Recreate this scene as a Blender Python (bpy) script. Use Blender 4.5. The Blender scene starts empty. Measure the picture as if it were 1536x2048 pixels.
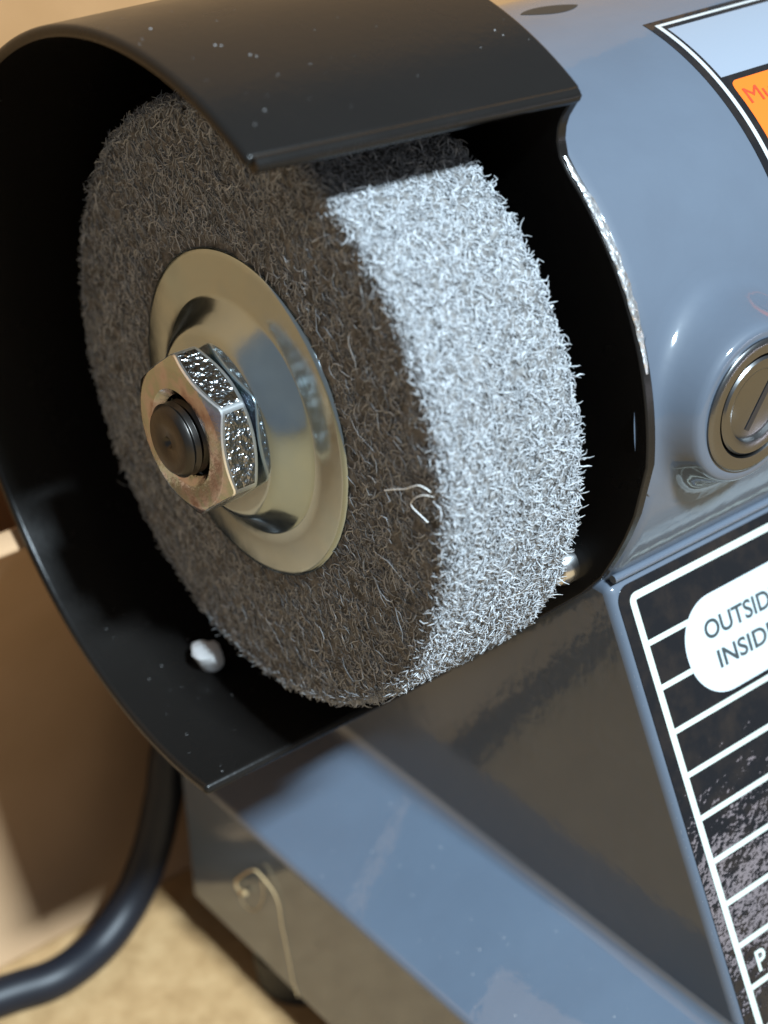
import bpy, bmesh, math, random
import numpy as np
from mathutils import Vector, Matrix

MM = 0.001
TABLE = 119.5            # the axle is this many mm above the table
S = bpy.context.scene
COL = S.collection
random.seed(4)
RNG = np.random.default_rng(7)

def W(p):
    """axle coordinates (x along the axle, h towards the front, z up from the axle, mm) -> world metres"""
    return (p[0] * MM, -p[1] * MM, (p[2] + TABLE) * MM)

# ------------------------------------------------------------------ camera
cam_d = bpy.data.cameras.new('camera')
cam = bpy.data.objects.new('camera', cam_d)
COL.objects.link(cam)
R = Matrix(((0.7779242, 0.3377590, -0.5298611),
            (-0.6279783, 0.3885880, -0.6742719),
            (-0.0218437, 0.8572737, 0.5143974)))
cam.matrix_world = Matrix.Translation(W((-99.9405, 154.3332, 96.0516))) @ R.to_4x4()
cam_d.sensor_fit = 'HORIZONTAL'
cam_d.sensor_width = 36.0
cam_d.lens = 3487.62 / 1536 * 36
cam_d.clip_start = 0.005
cam_d.clip_end = 50
cam_d.dof.use_dof = True
cam_d.dof.focus_distance = 0.200
cam_d.dof.aperture_fstop = 27
S.camera = cam

# ------------------------------------------------------------------ world and lamps
world = bpy.data.worlds.new('World')
S.world = world
world.use_nodes = True
bg = world.node_tree.nodes['Background']
bg.inputs['Color'].default_value = (0.262, 0.278, 0.300, 1)
bg.inputs['Strength'].default_value = 0.98

def area(name, pos, target, size, power, color, shape='DISK', size_y=None):
    d = bpy.data.lights.new(name, 'AREA')
    d.shape = shape; d.size = size
    if size_y: d.size_y = size_y
    d.energy = power; d.color = color
    o = bpy.data.objects.new(name, d); COL.objects.link(o)
    o.location = pos
    o.rotation_euler = (Vector(target) - Vector(pos)).to_track_quat('-Z', 'Y').to_euler()
    return o

kp = Vector((16, 570, 606))
area('work_lamp', W(kp), W((10, 0, 0)), 0.10, 23.0, (0.82, 1.0, 1.13), 'RECTANGLE', 0.055)
area('low_light', W((410, 560, -92)), W((35, 55, -60)), 0.22, 0.19, (0.97, 0.93, 1.05), 'RECTANGLE', 0.032)

S.view_settings.view_transform = 'Standard'
S.view_settings.look = 'None'
S.view_settings.exposure = 0.0
S.view_settings.gamma = 1.0

# ------------------------------------------------------------------ materials
def mat(name, color=(0.5, 0.5, 0.5), rough=0.5, metal=0.0, spec=0.5, coat=0.0, coat_rough=0.05):
    m = bpy.data.materials.new(name); m.use_nodes = True
    b = m.node_tree.nodes['Principled BSDF']
    b.inputs['Base Color'].default_value = (*color, 1)
    b.inputs['Roughness'].default_value = rough
    b.inputs['Metallic'].default_value = metal
    b.inputs['Specular IOR Level'].default_value = spec
    b.inputs['Coat Weight'].default_value = coat
    b.inputs['Coat Roughness'].default_value = coat_rough
    return m

def nt(m): return m.node_tree.nodes, m.node_tree.links, m.node_tree.nodes['Principled BSDF']

def noise(m, scale, detail=4, rough=0.5, obj=True):
    n, l, b = nt(m)
    tc = n.new('ShaderNodeTexCoord'); t = n.new('ShaderNodeTexNoise')
    t.inputs['Scale'].default_value = scale; t.inputs['Detail'].default_value = detail
    t.inputs['Roughness'].default_value = rough
    l.new(tc.outputs['Object'], t.inputs['Vector'])
    return t

def bump(m, height_socket, strength, dist):
    n, l, b = nt(m)
    bp = n.new('ShaderNodeBump'); bp.inputs['Strength'].default_value = strength
    bp.inputs['Distance'].default_value = dist
    l.new(height_socket, bp.inputs['Height'])
    prev = b.inputs['Normal'].links
    if prev: l.new(prev[0].from_socket, bp.inputs['Normal'])
    l.new(bp.outputs['Normal'], b.inputs['Normal'])
    l.new(bp.outputs['Normal'], b.inputs['Coat Normal'])
    return bp

def ramp(m, sock, stops, to='Base Color'):
    n, l, b = nt(m)
    r = n.new('ShaderNodeValToRGB')
    els = r.color_ramp.elements
    while len(els) < len(stops): els.new(0.5)
    for e, (p, c) in zip(els, stops):
        e.position = p; e.color = (*c, 1) if len(c) == 3 else c
    l.new(sock, r.inputs['Fac'])
    if to: l.new(r.outputs['Color'], b.inputs[to])
    return r

M = {}
# slate paint: glossy, slight orange peel
m = M['slate'] = mat('slate_paint', (0.07, 0.09, 0.12), 0.55, 0, 0.2, 1.0, 0.09)
m.node_tree.nodes['Principled BSDF'].inputs['Coat IOR'].default_value = 1.42
bump(m, noise(m, 420, 2).outputs['Fac'], 0.12, 0.0003)
t = noise(m, 90, 5)
ramp(m, t.outputs['Fac'], [(0.3, (0.060, 0.074, 0.097)), (0.7, (0.066, 0.082, 0.107))])
# black guard paint
m = M['black'] = mat('black_paint', (0.0066, 0.0059, 0.0054), 0.26, 0, 0.2)
bump(m, noise(m, 900, 2).outputs['Fac'], 0.12, 0.0002)
r_ = ramp(m, noise(m, 160, 6).outputs['Fac'], [(0.3, (0.23,) * 3), (0.75, (0.29,) * 3)], 'Roughness')
# worn bare edge of the guard plate
m = M['worn'] = mat('worn_edge', (0.62, 0.62, 0.60), 0.38, 1.0)
bump(m, noise(m, 1100, 2).outputs['Fac'], 0.8, 0.0004)
ramp(m, noise(m, 130, 4).outputs['Fac'], [(0.3, (0.45, 0.43, 0.40)), (0.5, (0.85, 0.87, 0.88))])
# zinc plated flange
m = M['zinc'] = mat('yellow_zinc', (0.74, 0.70, 0.58), 0.14, 1.0)
ramp(m, noise(m, 70, 4).outputs['Fac'], [(0.3, (0.31, 0.39, 0.45)), (0.5, (0.37, 0.44, 0.46)), (0.72, (0.34, 0.44, 0.49))])
bump(m, noise(m, 320, 3).outputs['Fac'], 0.12, 0.0002)
ramp(m, noise(m, 300, 4).outputs['Fac'], [(0.3, (0.13,) * 3), (0.7, (0.25,) * 3)], 'Roughness')
# nut: smooth face with copper tinge
m = M['nutface'] = mat('nut_face', (0.75, 0.55, 0.42), 0.2, 1.0)
ramp(m, noise(m, 260, 3).outputs['Fac'], [(0.32, (0.29, 0.21, 0.21)), (0.45, (0.46, 0.42, 0.45)), (0.57, (0.34, 0.40, 0.36)), (0.7, (0.45, 0.39, 0.43))])
bump(m, noise(m, 1500, 3).outputs['Fac'], 0.25, 0.0002)
m = M['nutside'] = mat('nut_cast_flat', (0.26, 0.26, 0.26), 0.24, 1.0)
bump(m, noise(m, 900, 3, 0.5).outputs['Fac'], 1.0, 0.0009)
m = M['nutedge'] = mat('nut_edge', (0.9, 0.92, 0.92), 0.3, 1.0)
# spindle
m = M['spindle'] = mat('dark_steel', (0.06, 0.056, 0.052), 0.36, 1.0)
bump(m, noise(m, 1200, 3).outputs['Fac'], 0.15, 0.0002)
m = M['steel'] = mat('bright_steel', (0.6, 0.61, 0.62), 0.22, 1.0)
# wheel
def fibre_mat(name, dark, light):
    m = mat(name, light, 0.6, 0, 0.35)
    n, l, b = nt(m)
    at = n.new('ShaderNodeAttribute'); at.attribute_name = 'tone'
    r = n.new('ShaderNodeValToRGB')
    r.color_ramp.elements[0].color = (*dark, 1); r.color_ramp.elements[1].color = (*light, 1)
    l.new(at.outputs['Fac'], r.inputs['Fac']); l.new(r.outputs['Color'], b.inputs['Base Color'])
    return m
M['fibre'] = fibre_mat('abrasive_fibre', (0.12, 0.124, 0.130), (0.50, 0.52, 0.545))
m = M['wheelcore'] = mat('abrasive_core', (0.20, 0.19, 0.185), 0.9, 0, 0.2)
t = noise(m, 700, 6, 0.65)
ramp(m, t.outputs['Fac'], [(0.35, (0.06, 0.058, 0.056)), (0.65, (0.20, 0.195, 0.19))])
bump(m, t.outputs['Fac'], 1.0, 0.0008)
# labels
m = M['labelblack'] = mat('black_label_film', (0.008, 0.008, 0.009), 0.05, 0, 0.32)
bump(m, noise(m, 330, 3, 0.55).outputs['Fac'], 0.32, 0.0004)
r_ = ramp(m, noise(m, 240, 5, 0.6).outputs['Fac'], [(0.45, (0.007, 0.007, 0.008)), (0.75, (0.017, 0.013, 0.011))])
M['labelwhite'] = mat('white_print', (0.37, 0.41, 0.37), 0.45)
M['pill'] = mat('white_sticker', (0.36, 0.40, 0.41), 0.4)
M['ink'] = mat('grey_ink', (0.02, 0.028, 0.03), 0.5)
M['silver'] = mat('silver_film', (0.24, 0.27, 0.32), 0.42, 0.35)
M['silverline'] = mat('silver_line', (0.60, 0.62, 0.62), 0.3, 0.5)
M['orange'] = mat('orange_print', (0.56, 0.105, 0.006), 0.4)
M['redink'] = mat('red_ink', (0.45, 0.03, 0.006), 0.45)
m = M['slatelit'] = mat('slate_paint_lit', (0.10, 0.14, 0.20), 0.5, 0, 0.25, 1.0, 0.035)  # same slate paint as the housing, the base's brighter light put into its colour
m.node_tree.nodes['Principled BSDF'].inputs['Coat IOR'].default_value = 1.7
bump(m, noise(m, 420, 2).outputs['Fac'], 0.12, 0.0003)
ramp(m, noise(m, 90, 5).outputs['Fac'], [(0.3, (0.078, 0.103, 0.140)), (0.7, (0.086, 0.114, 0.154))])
M['slot'] = mat('slot_dark', (0.008, 0.009, 0.009), 0.5)
# button
m = M['bezel'] = mat('button_metal', (0.165, 0.168, 0.17), 0.26, 1.0)
bump(m, noise(m, 900, 3).outputs['Fac'], 0.08, 0.0002)
M['mark'] = mat('button_mark', (0.006, 0.008, 0.012), 0.25)
# cord, boxes, table, chip
m = M['cord'] = mat('cord_rubber', (0.007, 0.008, 0.012), 0.46, 0, 0.3)
M['rubber'] = mat('foot_rubber', (0.012, 0.012, 0.012), 0.6)
m = M['card'] = mat('cardboard', (0.40, 0.245, 0.125), 0.75, 0, 0.25)
ramp(m, noise(m, 60, 6, 0.6).outputs['Fac'], [(0.3, (0.27, 0.140, 0.056)), (0.7, (0.31, 0.165, 0.070))])
bump(m, noise(m, 1800, 2).outputs['Fac'], 0.1, 0.0002)
m = M['palecard'] = mat('pale_cardboard', (0.30, 0.185, 0.10), 0.75, 0, 0.25)
ramp(m, noise(m, 60, 6, 0.6).outputs['Fac'], [(0.3, (0.33, 0.205, 0.110)), (0.7, (0.37, 0.232, 0.130))])
bump(m, noise(m, 1800, 2).outputs['Fac'], 0.1, 0.0002)
m = M['table'] = mat('table_board', (0.5, 0.34, 0.17), 0.6, 0, 0.3)
ramp(m, noise(m, 190, 6, 0.6).outputs['Fac'], [(0.34, (0.29, 0.175, 0.078)), (0.5, (0.345, 0.215, 0.100)), (0.68, (0.40, 0.258, 0.126))])
bump(m, noise(m, 500, 4).outputs['Fac'], 0.2, 0.0004)
M['chip'] = mat('white_chip', (0.50, 0.50, 0.50), 0.95, 0, 0.05)
M['dust'] = mat('pale_dust', (0.34, 0.34, 0.34), 0.8)
M['shaving'] = mat('tan_strand', (0.50, 0.36, 0.19), 0.4)
M['lint'] = mat('white_fibre', (0.82, 0.83, 0.82), 0.5)

# ------------------------------------------------------------------ mesh helpers
def link(name, verts, faces, m, parent=None, smooth=True, sharp=35, raw=False):
    me = bpy.data.meshes.new(name)
    me.from_pydata([v if raw else W(v) for v in verts], [], faces)
    bm = bmesh.new(); bm.from_mesh(me)
    bmesh.ops.recalc_face_normals(bm, faces=bm.faces); bm.to_mesh(me); bm.free()
    if smooth:
        me.polygons.foreach_set('use_smooth', [True] * len(me.polygons))
        me.set_sharp_from_angle(angle=math.radians(sharp))
    mats = m if isinstance(m, (list, tuple)) else [m]
    for q in mats: me.materials.append(q)
    o = bpy.data.objects.new(name, me); COL.objects.link(o)
    if parent: o.parent = parent
    return o

def bevel(o, w, seg=3, ang=35):
    b = o.modifiers.new('bevel', 'BEVEL'); b.width = w * MM; b.segments = seg
    b.limit_method = 'ANGLE'; b.angle_limit = math.radians(ang); b.harden_normals = False
    return o

def lathe(profile, n=96, axis='x', centre=(0, 0, 0)):
    """profile: list of (along axis, radius)"""
    V, F = [], []
    k = len(profile)
    for i in range(n):
        a = 2 * math.pi * i / n
        for (x, r) in profile:
            if axis == 'x': V.append((centre[0] + x, centre[1] + r * math.cos(a), centre[2] + r * math.sin(a)))
            else: V.append((centre[0] + r * math.cos(a), centre[1] + x, centre[2] + r * math.sin(a)))
    for i in range(n):
        j = (i + 1) % n
        for q in range(k - 1):
            F.append((i * k + q, i * k + q + 1, j * k + q + 1, j * k + q))
    return V, F

def caps(F, n, k, first=True, last=True):
    if first: F.append(tuple(i * k for i in range(n)))
    if last: F.append(tuple(i * k + k - 1 for i in range(n)))

def tube(pts, r, n=10, closed_ends=True):
    pts = [Vector(p) for p in pts]
    rs = r if isinstance(r, (list, tuple)) else [r] * len(pts)
    V, F = [], []
    up = None
    for i, p in enumerate(pts):
        t = (pts[min(i + 1, len(pts) - 1)] - pts[max(i - 1, 0)]).normalized()
        if up is None:
            up = Vector((0, 0, 1)) if abs(t.z) < 0.9 else Vector((1, 0, 0))
        u = (up - t * up.dot(t)).normalized(); v = t.cross(u); up = u
        for k in range(n):
            a = 2 * math.pi * k / n
            V.append(tuple(p + (u * math.cos(a) + v * math.sin(a)) * rs[i]))
    for i in range(len(pts) - 1):
        for k in range(n):
            F.append((i * n + k, i * n + (k + 1) % n, (i + 1) * n + (k + 1) % n, (i + 1) * n + k))
    if closed_ends:
        F.append(tuple(range(n))); F.append(tuple((len(pts) - 1) * n + k for k in range(n)))
    return V, F

def spline(pts, sub=8):
    P = [Vector(p) for p in pts]; out = []
    for i in range(len(P) - 1):
        a, b, c, d = P[max(i - 1, 0)], P[i], P[i + 1], P[min(i + 2, len(P) - 1)]
        for s in range(sub):
            t = s / sub
            out.append(0.5 * ((2 * b) + (c - a) * t + (2 * a - 5 * b + 4 * c - d) * t * t + (3 * b - a - 3 * c + d) * t ** 3))
    out.append(P[-1]); return out

def extrude_x(poly, x0, x1):
    n = len(poly)
    V = [(x0, h, z) for h, z in poly] + [(x1, h, z) for h, z in poly]
    F = [(i, (i + 1) % n, n + (i + 1) % n, n + i) for i in range(n)]
    F += [tuple(range(n)), tuple(range(2 * n - 1, n - 1, -1))]
    return V, F

def box(x0, x1, h0, h1, z0, z1):
    return extrude_x([(h0, z0), (h1, z0), (h1, z1), (h0, z1)], x0, x1)

def thing(name, label, cat, loc=(0, 0, 0)):
    o = bpy.data.objects.new(name, None); COL.objects.link(o)
    o.empty_display_size = 0.01
    o['label'] = label; o['category'] = cat
    return o

def tag(o, label, cat, group=None):
    o['label'] = label; o['category'] = cat
    if group: o['group'] = group
    return o

# ------------------------------------------------------------------ setting: the table
tab = link('table_top', [(-900, 500, -TABLE), (900, 500, -TABLE), (900, -900, -TABLE), (-900, -900, -TABLE),
                         (-900, 500, -TABLE - 20), (900, 500, -TABLE - 20), (900, -900, -TABLE - 20), (-900, -900, -TABLE - 20)],
           [(0, 1, 2, 3), (4, 5, 6, 7), (0, 1, 5, 4), (1, 2, 6, 5), (2, 3, 7, 6), (3, 0, 4, 7)], M['table'], smooth=False)
tab['kind'] = 'structure'

# ------------------------------------------------------------------ bench grinder
G = thing('bench_grinder', 'slate grey bench grinder with black wheel guard, power button and black printed front panel', 'bench grinder')

# --- guard: drum wall, back plate
RO, RI = 47.8, 46.3
XF, XB = -12.9, 28.3
def guard_wall():
    V, F = [], []
    n = 120
    xs = [XF, XB]
    for i in range(n + 1):
        t = i / n
        for x in xs:
            s = (x - XF) / (XB - XF)
            a0 = 59.2 + (56.0 - 59.2) * s; a1 = 277.2
            a = math.radians(a0 + (a1 - a0) * t)
            for r in (RO, RI): V.append((x, r * math.cos(a), r * math.sin(a)))
    for i in range(n):
        b = i * 4; c = b + 4
        F += [(b, b + 2, c + 2, c), (b + 1, c + 1, c + 3, b + 3), (b, c, c + 1, b + 1), (b + 2, b + 3, c + 3, c + 2)]
    F += [(0, 1, 3, 2), (n * 4, n * 4 + 2, n * 4 + 3, n * 4 + 1)]
    return V, F
guard = bevel(link('wheel_guard', *guard_wall(), M['black'], G), 0.6, 5)
arc = lambda r, a, b, n: [(r * math.cos(math.radians(a + (b - a) * i / n)), r * math.sin(math.radians(a + (b - a) * i / n))) for i in range(n + 1)]
lp = [(x_, 47.1 * math.cos(math.radians(a_)), 47.1 * math.sin(math.radians(a_))) for x_, a_ in ((-12.3, 58.9), (0, 57.9), (15, 56.8), (24, 56.1), (26.5, 55.9), (27.6, 55.9))]
link('rolled_lip', *tube(spline(lp, 6), 0.85, 14), M['black'], guard)
front_edge = [(27.0, 39.0), (26.0, 37.6), (25.1, 36.2), (24.7, 35.0), (24.6, 33.6), (25.1, 31.9), (26.6, 30.2)] + arc(40.3, 47, 0, 30)[1:] + \
    [(39.6, -3.5), (38.9, -7.0), (37.7, -10.4), (36.2, -13.8), (34.2, -17.6), (31.3, -21.2), (20.3, -32.4), (5.8, -46.2)]
plate_poly = front_edge + arc(46.9, -83, -304, 90)[1:]
bp = link('back_plate', *extrude_x(plate_poly, 26.9, 28.25), M['black'], guard)
bevel(bp, 0.2, 2)
# worn bright edge of the back plate, follows the cut
ed = [(p[0] * 1.004, p[1] * 1.004) for p in front_edge[5:27]]
V, F = [], []
for i, (h, z) in enumerate(ed):
    rr = math.hypot(h, z)
    f_ = min(1.0, i / 3, (len(ed) - 1 - i) / 6) * (0.75 + 0.25 * math.sin(i * 2.3))
    for x, k in ((26.95, 0.0), (27.1, 0.18), (28.0, 0.2), (28.3, 0.02)):
        V.append((27.62 + (x - 27.62) * (0.25 + 0.75 * f_), h * (rr + k * f_ - 0.1 * (1 - f_)) / rr, z * (rr + k * f_ - 0.1 * (1 - f_)) / rr))
for i in range(len(ed) - 1):
    for q in range(3): F.append((i * 4 + q, i * 4 + q + 1, i * 4 + 5 + q, i * 4 + 4 + q))
link('worn_edge', V, F, M['worn'], guard)
# screw on the back plate
V, F = lathe([(27.2, 2.5), (25.6, 2.5), (24.9, 2.2), (24.5, 1.5), (24.5, 0.05)], 32, 'x', (0, 28.2, -18.2))
link('screw', V, F, M['steel'], guard)

# --- abrasive wheel: core and fibres
RW, TW = 37.25, 19.75
def rough_lathe():
    prof = []
    for r in np.linspace(6, RW - 1.2, 30): prof.append((0.55, r))
    for a in np.linspace(0, 90, 6): prof.append((0.55 + 1.2 * (1 - math.cos(math.radians(a))), RW - 1.2 + 1.2 * math.sin(math.radians(a))))
    for x in np.linspace(2.6, TW - 1.8, 18): prof.append((x, RW))
    for a in np.linspace(0, 90, 6): prof.append((TW - 0.35 - 1.2 * (1 - math.sin(math.radians(a))), RW - 1.2 + 1.2 * math.cos(math.radians(a))))
    for r in np.linspace(RW - 2, 6, 8): prof.append((TW - 0.35, r))
    V, F = lathe(prof, 240)
    V = [(x + RNG.normal(0, 0.10), h * (1 + RNG.normal(0, 0.0022)), z * (1 + RNG.normal(0, 0.0022))) for x, h, z in V]
    return V, F
wheel = link('abrasive_wheel', *rough_lathe(), M['wheelcore'], G, sharp=180)

def fibres():
    """curly fibre strands on the face and rim of the wheel, as thin three sided tubes"""
    def face_pts(n, x0, sign):
        r = np.sqrt(RNG.uniform(21.3 ** 2, (RW - 1.3) ** 2, n)); a = RNG.uniform(0, 2 * np.pi, n)
        nrm = np.zeros((n, 3)); nrm[:, 0] = sign
        return np.c_[np.full(n, x0), r * np.cos(a), r * np.sin(a)], nrm
    def rim_pts(n, lo=-125, hi=125):
        a = np.radians(RNG.uniform(-180, 180, n)); x = RNG.uniform(1.7, TW - 0.1, n)
        nrm = np.c_[np.zeros(n), np.cos(a), np.sin(a)]
        return np.c_[x, RW * np.cos(a), RW * np.sin(a)], nrm
    sets = []
    pf, nf = face_pts(47000, 0.66, -1); sets.append((pf, nf, 'face'))
    pr, nr = rim_pts(56000); sets.append((pr, nr, 'rim'))
    # corner tufts
    n = 7500; a = RNG.uniform(0, 2 * np.pi, n); k = RNG.uniform(0, np.pi / 2, n)
    nn = np.c_[-np.cos(k), np.sin(k) * np.cos(a), np.sin(k) * np.sin(a)]
    pc = np.c_[1.75 - 1.2 * np.cos(k), (RW - 1.2 + 1.2 * np.sin(k)) * np.cos(a), (RW - 1.2 + 1.2 * np.sin(k)) * np.sin(a)]
    sets.append((pc, nn, 'rim'))
    n = 3000; a = RNG.uniform(0, 2 * np.pi, n); k = RNG.uniform(0, np.pi / 2, n)
    nn = np.c_[np.cos(k), np.sin(k) * np.cos(a), np.sin(k) * np.sin(a)]
    pc = np.c_[TW - 1.2 + 1.0 * np.cos(k), (RW - 1.2 + 1.1 * np.sin(k)) * np.cos(a), (RW - 1.2 + 1.1 * np.sin(k)) * np.sin(a)]
    sets.append((pc, nn, 'rim'))
    VV, TT, FF = [], [], []; off = 0
    for P, Nn, kind in sets:
        NP = 5 if kind == 'face' else 4
        n = len(P)
        rnd = RNG.normal(size=(n, 3)); tang = rnd - Nn * (rnd * Nn).sum(1, keepdims=True)
        tang /= np.linalg.norm(tang, axis=1, keepdims=True)
        bit = np.cross(Nn, tang)
        if kind == 'face':
            L = RNG.gamma(6, 0.21, n)[:, None] + 0.3; rise = RNG.uniform(-0.15, 0.45, n)[:, None]
            curl = RNG.normal(0, 1.0, n)[:, None]; rad = RNG.uniform(0.05, 0.105, n)
        else:
            L = RNG.gamma(6, 0.125, n)[:, None] + 0.25; rise = np.where(RNG.random(n) < 0.15, RNG.uniform(0.5, 1.3, n), RNG.uniform(0.0, 0.6, n))[:, None]
            curl = RNG.normal(0, 0.9, n)[:, None]; rad = RNG.uniform(0.055, 0.105, n)
        long = RNG.random(n) < 0.008
        L[long] *= 1.8
        tone = np.clip(RNG.beta(2.0, 2.2, n), 0, 1)
        if kind == 'rim': tone = np.clip(tone * 0.85 + 0.15, 0, 1)
        if kind == 'face':
            # soft clumps of lighter and darker fibre
            tone = np.clip(tone + 0.12 * np.sin(P[:, 1] * 0.9 + 1.3 * np.sin(P[:, 2] * .6)) * np.cos(P[:, 2] * 0.8), 0, 1)
        pts = []
        cur = P - Nn * 0.25
        ang = RNG.normal(0, 0.3, n)[:, None]
        for q in range(NP):
            pts.append(cur.copy())
            t = q / (NP - 1)
            el = rise * (1.0 - 1.3 * t) if kind == 'face' else rise * (1 - 0.5 * t)
            d = (tang * np.cos(ang) + bit * np.sin(ang)) * np.cos(el) + Nn * np.sin(el)
            if q == 0: d = d + Nn * 0.5; d /= np.linalg.norm(d, axis=1, keepdims=True)
            cur = cur + d * L / (NP - 1)
            ang = ang + curl * 0.8 + RNG.normal(0, 0.45, n)[:, None]
        pts = np.stack(pts, 1)
        hgt = ((pts - P[:, None, :]) * Nn[:, None, :]).sum(2)
        lim = (np.where(RNG.random(n) < 0.03, 0.9, 0.32) if kind == 'face' else np.where(RNG.random(n) < 0.18, 1.7, 0.65))[:, None]
        pts = pts - Nn[:, None, :] * np.maximum(0, hgt - lim)[..., None] * 0.85
        #                      # n,NP,3
        v = np.zeros((n, NP, 3, 3))
        tanv = np.gradient(pts, axis=1); tanv /= np.linalg.norm(tanv, axis=2, keepdims=True) + 1e-9
        s1 = np.cross(tanv, Nn[:, None, :] + 0.01); s1 /= np.linalg.norm(s1, axis=2, keepdims=True) + 1e-9
        s2 = np.cross(tanv, s1)
        taper = np.array([1, 1, 1, 0.85, 0.45] if NP == 5 else [1, 1, 0.9, 0.45])[None, :, None]
        for c in range(3):
            ca, sa = math.cos(2 * math.pi * c / 3), math.sin(2 * math.pi * c / 3)
            v[:, :, c, :] = pts + (s1 * ca + s2 * sa) * rad[:, None, None] * taper
        VV.append(v.reshape(-1, 3)); TT.append(np.repeat(tone, NP * 3))
        base = off + np.arange(n)[:, None, None] * NP * 3
        q = np.arange(NP - 1)[None, :, None] * 3
        c = np.arange(3)[None, None, :]; c2 = (c + 1) % 3
        f = np.stack([base + q + c, base + q + c2, base + q + 3 + c2, base + q + 3 + c], -1)
        FF.append(f.reshape(-1, 4)); off += n * NP * 3
    V = np.concatenate(VV); T = np.concatenate(TT); Fq = np.concatenate(FF)
    co = np.c_[V[:, 0] * MM, -V[:, 1] * MM, (V[:, 2] + TABLE) * MM].astype(np.float32)
    me = bpy.data.meshes.new('fibre_pile')
    me.vertices.add(len(co)); me.vertices.foreach_set('co', co.ravel())
    me.loops.add(Fq.size); me.loops.foreach_set('vertex_index', Fq[:, ::-1].ravel().astype(np.int32))
    me.polygons.add(len(Fq)); me.polygons.foreach_set('loop_start', (np.arange(len(Fq)) * 4).astype(np.int32))
    me.polygons.foreach_set('loop_total', np.full(len(Fq), 4, np.int32))
    me.update(calc_edges=True)
    me.polygons.foreach_set('use_smooth', np.ones(len(Fq), bool))
    at = me.attributes.new('tone', 'FLOAT', 'POINT'); at.data.foreach_set('value', T.astype(np.float32))
    me.materials.append(M['fibre'])
    o = bpy.data.objects.new('fibre_pile', me); COL.objects.link(o); o.parent = wheel
    o['kind'] = 'stuff'
    return o
fibres()

# --- flange washer
prof = [(-3.5, 4.9), (-3.5, 10.7), (-3.42, 11.1), (-3.15, 11.6), (-2.7, 12.1), (-1.2, 13.5), (-0.35, 14.4), (-0.10, 14.72), (-0.02, 14.95),
        (0.0, 16.2), (0.02, 19.6), (0.10, 20.1), (0.3, 20.35), (0.5, 20.4), (1.3, 20.4), (1.5, 20.2), (1.5, 6.0)]
link('flange_washer', *lathe(prof, 160), M['zinc'], G, sharp=50)

# --- hex nut, chamfered
def nut():
    x0, x1 = -3.55, -8.35      # back, front
    AP = 8.85                  # half across flats
    rot = 38.5
    bore = 5.0
    n = 144
    rc = AP * 0.985
    V, F, MI = [], [], []
    rings = []
    def ring(fn):
        ids = []
        for i in range(n):
            a = 2 * math.pi * i / n
            x, r = fn(a)
            V.append((x, r * math.cos(a + math.radians(rot)), r * math.sin(a + math.radians(rot)))); ids.append(len(V) - 1)
        rings.append(ids)
    def rf(a):
        b = (a % (math.pi / 3)) - math.pi / 6
        return min(AP / math.cos(b), AP / math.cos(math.pi / 6) - 0.16)
    cut = lambda r: max(0.0, r - rc) * 0.55 + 0.10
    ring(lambda a: (x1 + 1.6, bore))
    ring(lambda a: (x1 + 1.0, bore))
    ring(lambda a: (x1, bore + 1.0))
    ring(lambda a: (x1 - 0.0, rc - 0.25))
    ring(lambda a: (x1 + 0.05, rc - 0.05))
    ring(lambda a: (x1 + cut(rf(a) - 0.12), rf(a) - 0.12))
    ring(lambda a: (x1 + cut(rf(a)) + 0.14, rf(a)))
    ring(lambda a: (x1 + cut(rf(a)) + 0.42, rf(a) + 0.0))
    ring(lambda a: (x0 - cut(rf(a)) - 0.42, rf(a)))
    ring(lambda a: (x0 - cut(rf(a)) - 0.14, rf(a)))
    ring(lambda a: (x0 - cut(rf(a) - 0.12), rf(a) - 0.12))
    ring(lambda a: (x0, rc - 0.3))
    ring(lambda a: (x0, bore))
    for k in range(len(rings) - 1):
        for i in range(n):
            j = (i + 1) % n
            F.append((rings[k][i], rings[k][j], rings[k + 1][j], rings[k + 1][i]))
            corner = min(i % 24, 24 - i % 24)
            if k <= 4: MI.append(0)
            elif k in (5, 6, 8, 9): MI.append(2)
            elif k == 7: MI.append(2 if corner <= 1 and (i % 24) in (0, 23) else 1)
            else: MI.append(0)
    o = link('hex_nut', V, F, [M['nutface'], M['nutside'], M['nutedge']], G, sharp=22)
    o.data.polygons.foreach_set('material_index', MI)
    return o
nut()
# --- threaded spindle with a centre hole
prof = [(-9.2, 0.02), (-9.5, 0.45), (-10.0, 0.75), (-10.1, 0.85), (-10.1, 3.7), (-10.0, 3.95), (-9.75, 4.1)]
x = -9.75
while x < -4.5:
    prof += [(x + 0.32, 4.5), (x + 0.45, 4.5), (x + 0.85, 4.0), (x + 1.0, 4.0)]
    x += 1.0
prof += [(0, 4.4), (20, 4.4), (27, 4.4)]
link('spindle', *lathe(prof, 72), M['spindle'], G, sharp=60)

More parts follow.
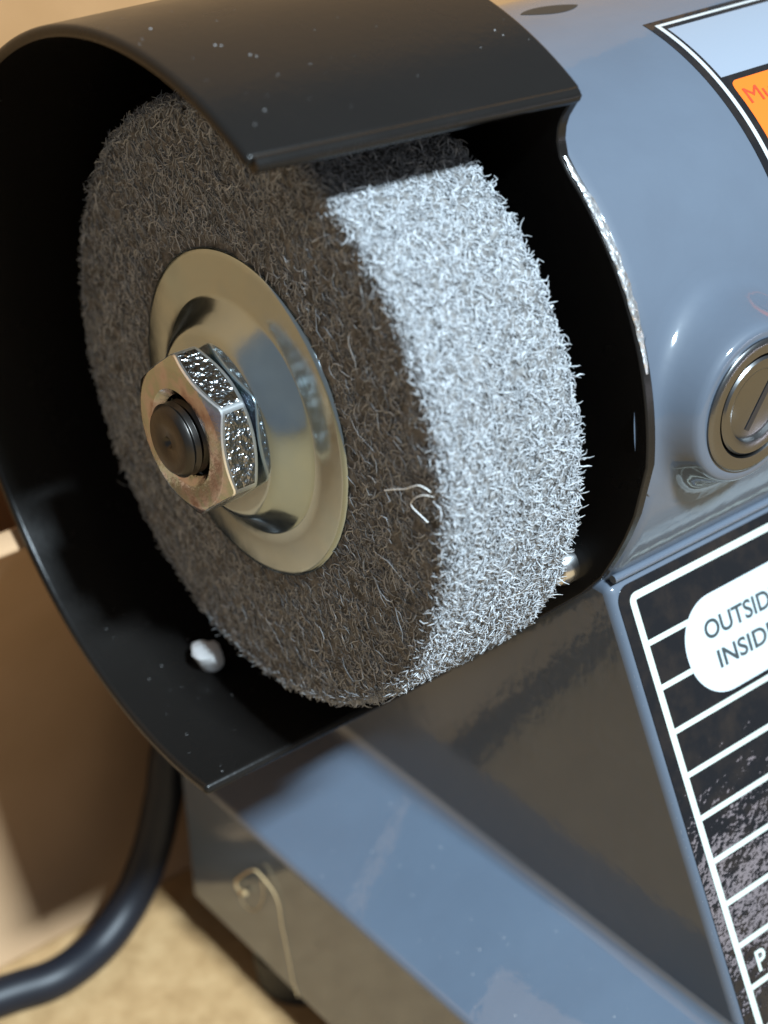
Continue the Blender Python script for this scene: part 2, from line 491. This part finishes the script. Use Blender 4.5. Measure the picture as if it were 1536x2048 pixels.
# --- motor housing
RH = 38.5
prof = [(28.9, 5.0), (28.9, 36.6), (29.1, 37.5), (29.6, 38.15), (30.3, 38.45), (31.2, RH), (60, RH), (100, RH), (150, RH)]
for i in range(1, 7): pass
prof += [(155, 36.5), (157, 32), (157, 0.1)]
housing = link('motor_housing', *lathe(prof, 200), M['slate'], G, sharp=50)
def on_cyl(x, a, r): return (x, r * math.cos(math.radians(a)), r * math.sin(math.radians(a)))
def cyl_patch(poly_fn, nx, na, r):
    V, F = [], []
    for i in range(nx + 1):
        for j in range(na + 1):
            x, a = poly_fn(i / nx, j / na); V.append(on_cyl(x, a, r))
    for i in range(nx):
        for j in range(na):
            F.append((i * (na + 1) + j, (i + 1) * (na + 1) + j, (i + 1) * (na + 1) + j + 1, i * (na + 1) + j + 1))
    return V, F
def rect(x0, x1, a0, a1): return lambda u, v: (x0 + (x1 - x0) * u, a0 + (a1 - a0) * v)
# vent slot on top: a pressed lens-shaped dark opening
def lens(u, v):
    s = math.sin(math.pi * u) ** 0.75
    return (45.6 + 8.2 * u, 91.2 - 2.2 * (u - 0.5) + (v - 0.5) * 5.6 * s)
link('vent_slot', *cyl_patch(lens, 24, 8, RH + 0.03), M['slot'], housing)
# bottom flange of the housing above the front panel
pts = [on_cyl(xx, -29.0, RH + 0.35) for xx in np.linspace(29.2, 150, 12)]
link('bottom_flange', *tube(pts, 0.55, 12), M['slate'], housing)

# --- rating label wrapped round the housing
lab = link('rating_label', *cyl_patch(rect(55.8, 110, -6, 76.4), 4, 60, RH + 0.05), M['labelblack'], G)
link('silver_line', *cyl_patch(rect(57.0, 57.65, -6, 75.1), 1, 60, RH + 0.09), M['silverline'], lab)
link('silver_line', *cyl_patch(rect(57.65, 110, 74.4, 75.1), 4, 2, RH + 0.09), M['silverline'], lab)
link('silver_panel', *cyl_patch(rect(58.1, 110, 58.75, 73.3), 4, 14, RH + 0.09), M['silver'], lab)
def rrect_patch(x0, x1, a0, a1, rad, r):
    # rounded rectangle on the cylinder, as radial strips
    k = math.degrees(1 / r); V, F = [], []
    w = (x1 - x0); cols = 40
    xs = list(np.linspace(0, rad, 10)) + list(np.linspace(rad, w, 30))[1:]
    for xx in xs:
        ins = rad - math.sqrt(max(0, rad * rad - (rad - xx) ** 2)) if xx < rad else 0
        lo, hi = a0 + ins * k, a1 - ins * k
        for j in range(17): V.append(on_cyl(x0 + xx, lo + (hi - lo) * j / 16, r))
    for i in range(len(xs) - 1):
        for j in range(16): F.append((i * 17 + j, (i + 1) * 17 + j, (i + 1) * 17 + j + 1, i * 17 + j + 1))
    return V, F
link('orange_panel', *rrect_patch(58.75, 110, 2, 57.45, 1.1, RH + 0.09), M['orange'], lab)

def text_mesh(body, size, shear=0.0, bold=0.02):
    c = bpy.data.curves.new('txt', 'FONT'); c.body = body; c.size = size; c.shear = shear
    c.resolution_u = 6; c.offset = bold; c.fill_mode = 'FRONT'
    o = bpy.data.objects.new('txt', c); COL.objects.link(o)
    dg = bpy.context.evaluated_depsgraph_get(); dg.update()
    me = bpy.data.meshes.new_from_object(o.evaluated_get(dg))
    bpy.data.objects.remove(o); bpy.data.curves.remove(c)
    vs = [tuple(v.co) for v in me.vertices]; fs = [tuple(p.vertices) for p in me.polygons]
    bpy.data.meshes.remove(me)
    xs = [v[0] for v in vs]; ys = [v[1] for v in vs]
    x0, x1, y0, y1 = min(xs), max(xs), min(ys), max(ys)
    return [((v[0] - x0) / (x1 - x0), (v[1] - y0) / (y1 - y0)) for v in vs], fs
uv, fs = text_mesh('Mu', 1, 0.0, 0.0)
link('lettering', [on_cyl(59.65 + u * 4.3, 52.0 + v * 3.3, RH + 0.13) for u, v in uv], fs, M['redink'], lab, smooth=False)

# --- power button boss (blends out of the housing) and button
BX, BZ, BY = 41.9, 3.8, 42.6
def sstep(t): t = min(1, max(0, t)); return t * t * (3 - 2 * t)
def boss():
    V, F = [], []; n = 120
    rs = [0.01, 4, 7.85, 7.95, 8.6, 9.2, 9.6, 9.9, 10.15, 10.35, 10.55, 10.8, 11.1, 11.5, 12.0, 12.6, 13.3, 14.2, 15.2]
    for r in rs:
        for i in range(n):
            a = 2 * math.pi * i / n
            x = BX + r * math.cos(a); z = BZ + r * math.sin(a)
            hy = math.sqrt(RH * RH - z * z)
            if r <= 9.2: w = 1.0
            else:
                t = (r - 9.2) / (15.2 - 9.2)
                w = math.exp(-((max(0, r - 9.3)) / 1.55) ** 1.7)
            y = hy + (BY - hy) * w
            if r > 15: y = hy - 0.05
            if r < 7.9: y = BY - 1.2
            V.append((x, y, z))
    for k in range(len(rs) - 1):
        for i in range(n):
            j = (i + 1) % n; F.append((k * n + i, k * n + j, (k + 1) * n + j, (k + 1) * n + i))
    return V, F
bo = link('button_boss', *boss(), M['slate'], G, sharp=80)
btn = link('power_button', *lathe([(BY - 1, 8.1), (BY + 0.25, 8.15), (BY + 0.5, 7.9), (BY + 0.55, 7.4), (BY + 0.45, 6.45), (BY + 0.1, 6.25), (BY - 1, 6.2)], 96, 'y', (BX, 0, BZ)), M['bezel'], G, sharp=40)
link('button_cap', *lathe([(BY - 1, 6.05), (BY + 0.3, 6.05), (BY + 0.55, 5.8), (BY + 0.55, 5.0), (BY + 0.35, 4.5), (BY - 0.15, 4.25), (BY - 0.3, 3.9), (BY - 0.32, 0.02)], 96, 'y', (BX, 0, BZ)), M['bezel'], btn, sharp=40)
ca_, sa_ = math.cos(math.radians(34)), math.sin(math.radians(34))
bar = [(BX + 0.9 + u * ca_ + v * sa_, BY - 0.22, BZ - 0.6 - u * sa_ + v * ca_) for u, v in ((-0.42, -3.1), (0.42, -3.1), (0.42, 3.6), (-0.42, 3.6))]
bar += [(a, b - 0.1, c) for a, b, c in bar]
link('power_mark', bar, [(0, 1, 2, 3), (0, 1, 5, 4), (1, 2, 6, 5), (2, 3, 7, 6), (3, 0, 4, 7)], M['mark'], btn, smooth=False)

# --- pedestal and base
th = math.radians(26.7)
NV = (math.cos(th), math.sin(th)); VV_ = (math.sin(th), -math.cos(th))
PX = 28.2; PO = (33.6, -19.2)
def panel(x, t, off=0.0): return (x, PO[0] + VV_[0] * t + NV[0] * off, PO[1] + VV_[1] * t + NV[1] * off)
tb = (-72.6 - PO[1]) / VV_[1]
pb = panel(0, tb + 14); pt = panel(0, 0.6)
ped = link('pedestal', *extrude_x([(pt[1], pt[2]), (pb[1], pb[2]), (-30, pb[2]), (-26, -20), (10, -20)], PX + 0.2, 125), M['slate'], G)
bevel(ped, 1.2, 5, 40)
XS, ZS, XC, ZC = 10.0, -84.0, PX + 0.2, -74.3      # strip top edge, crease at the pedestal
BB = -112.0
sec = [(XS, BB), (XS, ZS), (XC, ZC), (XC + 4, ZC + 0.0), (121, ZC), (125, ZC), (143.5, ZS), (143.5, BB)]
def extrude_h(sec, h0, h1):
    n = len(sec)
    V = [(x, h0, z) for x, z in sec] + [(x, h1, z) for x, z in sec]
    F = [(i, (i + 1) % n, n + (i + 1) % n, n + i) for i in range(n)] + [tuple(range(n)), tuple(range(2 * n - 1, n - 1, -1))]
    return V, F
base = link('base', *extrude_h(sec, -41, 61.5), M['slatelit'], G, sharp=25)
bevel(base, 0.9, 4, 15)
# rounded inside corner where the pedestal meets the sloping base
sl = math.atan2(ZC - ZS, XC - XS); rr_ = 3.2
cx_ = XC - rr_; cz_ = ZC - (XC - cx_) * math.tan(sl) + rr_ / math.cos(sl)
V, F = [], []
for i, hh in enumerate((-40, 61)):
    for k in range(9):
        a = math.radians(-90) + sl + (math.radians(90) - sl) * k / 8
        V.append((cx_ + (rr_ + 0.01) * math.cos(a), hh, cz_ + (rr_ + 0.01) * math.sin(a)))
for k in range(8): F.append((k, k + 1, 9 + k + 1, 9 + k))
link('rounded_corner', V, F, M['slatelit'], base)
for hx, hh in ((18, -21), (18, 48), (134, -24), (134, 48)):
    V, F = lathe([(-TABLE + 0.02, 0.05), (-TABLE + 0.02, 7.6), (-111.9, 8.2)], 32)
    V = [(hx + b, hh + c, a) for a, b, c in V]
    link('rubber_foot', V, F, M['rubber'], base)

# --- printed front panel
def plate(name, x0, x1, t0, t1, off, m, parent, rad=0.0, thick=0.12, n=8):
    if rad:
        P = []
        for cx, ct, a0 in ((x0 + rad, t0 + rad, 180), (x1 - rad, t0 + rad, 270), (x1 - rad, t1 - rad, 0), (x0 + rad, t1 - rad, 90)):
            for k in range(n + 1):
                a = math.radians(a0 + 90 * k / n); P.append((cx + rad * math.cos(a), ct + rad * math.sin(a)))
    else: P = [(x0, t0), (x1, t0), (x1, t1), (x0, t1)]
    k = len(P)
    V = [panel(x, t, off + thick) for x, t in P] + [panel(x, t, off) for x, t in P]
    F = [tuple(range(k))] + [(i, (i + 1) % k, k + (i + 1) % k, k + i) for i in range(k)]
    return link(name, V, F, m, parent, smooth=False)
fl = plate('front_label', 29.3, 122, 1.25, 72, -0.02, M['labelblack'], G, 2.2, 0.12)
def frame_line():
    o_, i_ = [], []
    def rr(x0, x1, t0, t1, r):
        P = []
        for cx, ct, a0 in ((x0 + r, t0 + r, 180), (x1 - r, t0 + r, 270), (x1 - r, t1 - r, 0), (x0 + r, t1 - r, 90)):
            for k in range(7):
                a = math.radians(a0 + 15 * k); P.append((cx + r * math.cos(a), ct + r * math.sin(a)))
        return P
    A_ = rr(31.0, 120, 2.55, 70.9, 1.2); B_ = rr(32.0, 119, 3.5, 70.0, 0.25)
    V = [panel(x, t, 0.14) for x, t in A_ + B_]; n = len(A_)
    return V, [(i, (i + 1) % n, n + (i + 1) % n, n + i) for i in range(n)]
link('border_line', *frame_line(), M['labelwhite'], fl, smooth=False)
for k in range(10):
    t = 9.2 + 5.83 * k
    plate('grid_line', 31.95, 119.05, t - 0.36, t + 0.36, 0.105, M['labelwhite'], fl, 0, 0.035)
plate('white_patch', 37.2, 100, 7.15, 19.85, 0.15, M['pill'], fl, 6.1, 0.035, 14)
def print_text(body, x0, t0, w, h, off, m, bold=0.0):
    uv, fs = text_mesh(body, 1)
    return link('lettering', [panel(x0 + u * w, t0 + (1 - v) * h, off) for u, v in uv], fs, m, fl, smooth=False)
print_text('OUTSIDE', 41.05, 10.15, 13.9, 2.45, 0.20, M['ink'])
print_text('INSIDE', 42.0, 14.25, 10.9, 2.4, 0.20, M['ink'])
print_text('P', 33.95, 51.9, 1.75, 2.75, 0.16, M['labelwhite'])

# ------------------------------------------------------------------ power cord
cp = [(46, -29, -62), (38, -40, -66), (25, -48, -74), (14.5, -49, -84), (10.4, -48, -95), (6.6, -47.6, -104.5), (1.0, -46.6, -112), (-6.5, -44.8, -115.7),
      (-15.5, -43.4, -116.2), (-24.6, -45.6, -116.2), (-45, -50, -116.2), (-80, -56, -116.2), (-160, -75, -116.2)]
tag(link('power_cord', *tube(spline(cp, 10), 3.3, 20), M['cord']), 'black rubber power cord curving down behind the guard to the table', 'power cord')

# ------------------------------------------------------------------ cardboard boxes behind
prof_b = spline([(-38.2, -31.6, 0), (-46, -40, 0), (-56, -53, 0), (-64, -68, 0), (-66, -84, 0), (-62, -104, 0), (-54, -119.3, 0)], 8)
outer_, inner_ = [], []
for i, p in enumerate(prof_b):
    t_ = (prof_b[min(i + 1, len(prof_b) - 1)] - prof_b[max(i - 1, 0)]).normalized()
    outer_.append((p.x, p.y)); inner_.append((p.x + t_.y * 3.4, p.y - t_.x * 3.4))
b1 = link('cardboard_flap', *extrude_x(outer_ + inner_[::-1], -190, 60), M['palecard'], sharp=40)
bevel(b1, 0.5, 2, 60)
tag(b1, 'curved brown cardboard flap standing on the table behind the black cord', 'cardboard')
b2 = link('cardboard_box', *box(-200, 210, -300, -78, -TABLE + 0.05, 240), M['card'])
bevel(b2, 1.5, 3)
tag(b2, 'tall tan cardboard box filling the background above the guard', 'box')

# ------------------------------------------------------------------ small loose things
def chip():
    c = Vector(on_cyl(0.6, -107.8, RI - 1.5))
    bm = bmesh.new(); bmesh.ops.create_icosphere(bm, subdivisions=3, radius=1)
    V, F = [], []
    rg = np.random.default_rng(3)
    d = rg.normal(size=(9, 3)); d /= np.linalg.norm(d, axis=1)[:, None]
    for v in bm.verts:
        p = v.co.copy(); s = 1.0
        for k in range(9):
            q = p.x * d[k, 0] + p.y * d[k, 1] + p.z * d[k, 2]
            lim = 0.45 + 0.05 * k
            if q > lim: s = min(s, lim / q)
        p *= s
        V.append((c.x + p.x * 2.7, c.y + p.y * 2.9, c.z + p.z * 2.3))
    F = [tuple(v.index for v in f.verts) for f in bm.faces]; bm.free()
    return link('paint_chip', V, F, M['chip'], sharp=28)
tag(chip(), 'small white chip lying on the inside of the black guard', 'chip')

sp = [(x_, h_, z_) for (h_, z_), x_ in zip([(-22.8, -97.9), (-25.0, -98.9), (-25.4, -97.4), (-23.9, -95.3), (-21.2, -92.15), (-19.0, -90.3), (-17.1, -90.7), (-15.0, -92.1), (-13.9, -94.4), (-13.7, -98.0), (-13.1, -101.2), (-12.4, -105.0), (-11.7, -109.0), (-10.6, -111.6)],
                                          [9.3, 9.4, 9.3, 9.1, 8.9, 9.0, 9.2, 9.5, 9.65, 9.75, 9.8, 9.82, 9.84, 9.85])]
n_ = len(spline(sp, 5))
V, F = tube(spline(sp, 5), [0.46 if i < 4 else max(0.10, 0.25 - 0.004 * i) for i in range(n_)], 6)
V2, F2 = tube(spline([(9.8, -25.2, -99.2), (9.8, -24.6, -101.6), (9.75, -22.0, -101.4), (9.7, -19.4, -98.4), (9.5, -17.9, -94.6), (9.3, -17.9, -91.8)], 6), 0.08, 6)
F += [tuple(i + len(V) for i in f) for f in F2]; V += V2
tag(link('curled_strand', V, F, M['shaving']), 'thin curled tan strand stuck to the side of the grinder base', 'strand')
V, F = tube(spline([(-0.2, 27.6, 2.0), (-0.5, 30.0, 3.3), (-0.8, 31.9, 4.3), (-0.7, 34.0, 5.6), (-0.2, 35.3, 5.2)], 5), [0.075 - 0.0012 * i for i in range(21)], 6)
V2, F2 = tube(spline([(-0.2, 35.7, 4.8), (-0.6, 34.5, 4.6), (-0.8, 33.3, 3.7), (-0.7, 32.7, 2.6), (-0.4, 33.9, 1.8), (-0.1, 34.7, 1.2)], 5), 0.05, 6)
F += [tuple(i + len(V) for i in f) for f in F2]; V += V2
tag(link('lint_thread', V, F, M['lint']), 'white lint thread caught on the face of the grey wheel', 'lint')

def dust():
    V, F = [], []
    rg = random.Random(11)
    def speck(p, n, s):
        p = Vector(p); n = Vector(n).normalized()
        u = n.orthogonal().normalized(); v = n.cross(u)
        b = len(V); k = 5; a0 = rg.random() * 6
        for i in range(k):
            a = a0 + 2 * math.pi * i / k; r = s * rg.uniform(0.6, 1.3)
            V.append(tuple(p + u * r * math.cos(a) + v * r * math.sin(a) * rg.uniform(.5, 1)))
        V.append(tuple(p + n * s * 0.6))
        for i in range(k): F.append((b + i, b + (i + 1) % k, b + k))
    for _ in range(60):
        u = rg.uniform(0.05, 0.85); speck((XS + (XC - XS) * u, rg.uniform(-20, 58), ZS + (ZC - ZS) * u + 0.01), (-0.47, 0, 0.88), rg.choice((0.05, 0.06, 0.08, 0.13)))
    for _ in range(45):
        a = rg.uniform(-125, -84); x = rg.uniform(-12, 6)
        speck(on_cyl(x, a, RI - 0.01), on_cyl(0, a, -1), rg.choice((0.03, 0.04, 0.05, 0.09)))
    for (x, a, s) in ((-5.4, 79.5, .14), (-4.9, 79.0, .12), (-3.4, 75.6, .13), (-3.0, 75.0, .1), (-7.5, 65.5, .14), (1.2, 71, .08), (24.3, 68.7, .1), (24.6, 67.5, .1), (-3, 70.6, .07), (-9.6, 63.8, .08), (-8.4, 88, .16)):
        speck(on_cyl(x, a, RO), on_cyl(0, a, 1), s)
    for _ in range(30):
        a = rg.uniform(62, 100); speck(on_cyl(rg.uniform(-12, 27), a, RO), on_cyl(0, a, 1), rg.choice((0.03, 0.04, 0.06)))
    for _ in range(40):
        t = rg.uniform(3, 60); speck((PX + 0.5, *panel(0, t, -0.3)[1:]), (-1, 0.8, 0.2), 0.04)
    return V, F
d_ = link('dust', *dust(), M['dust'], smooth=False)
d_['kind'] = 'stuff'
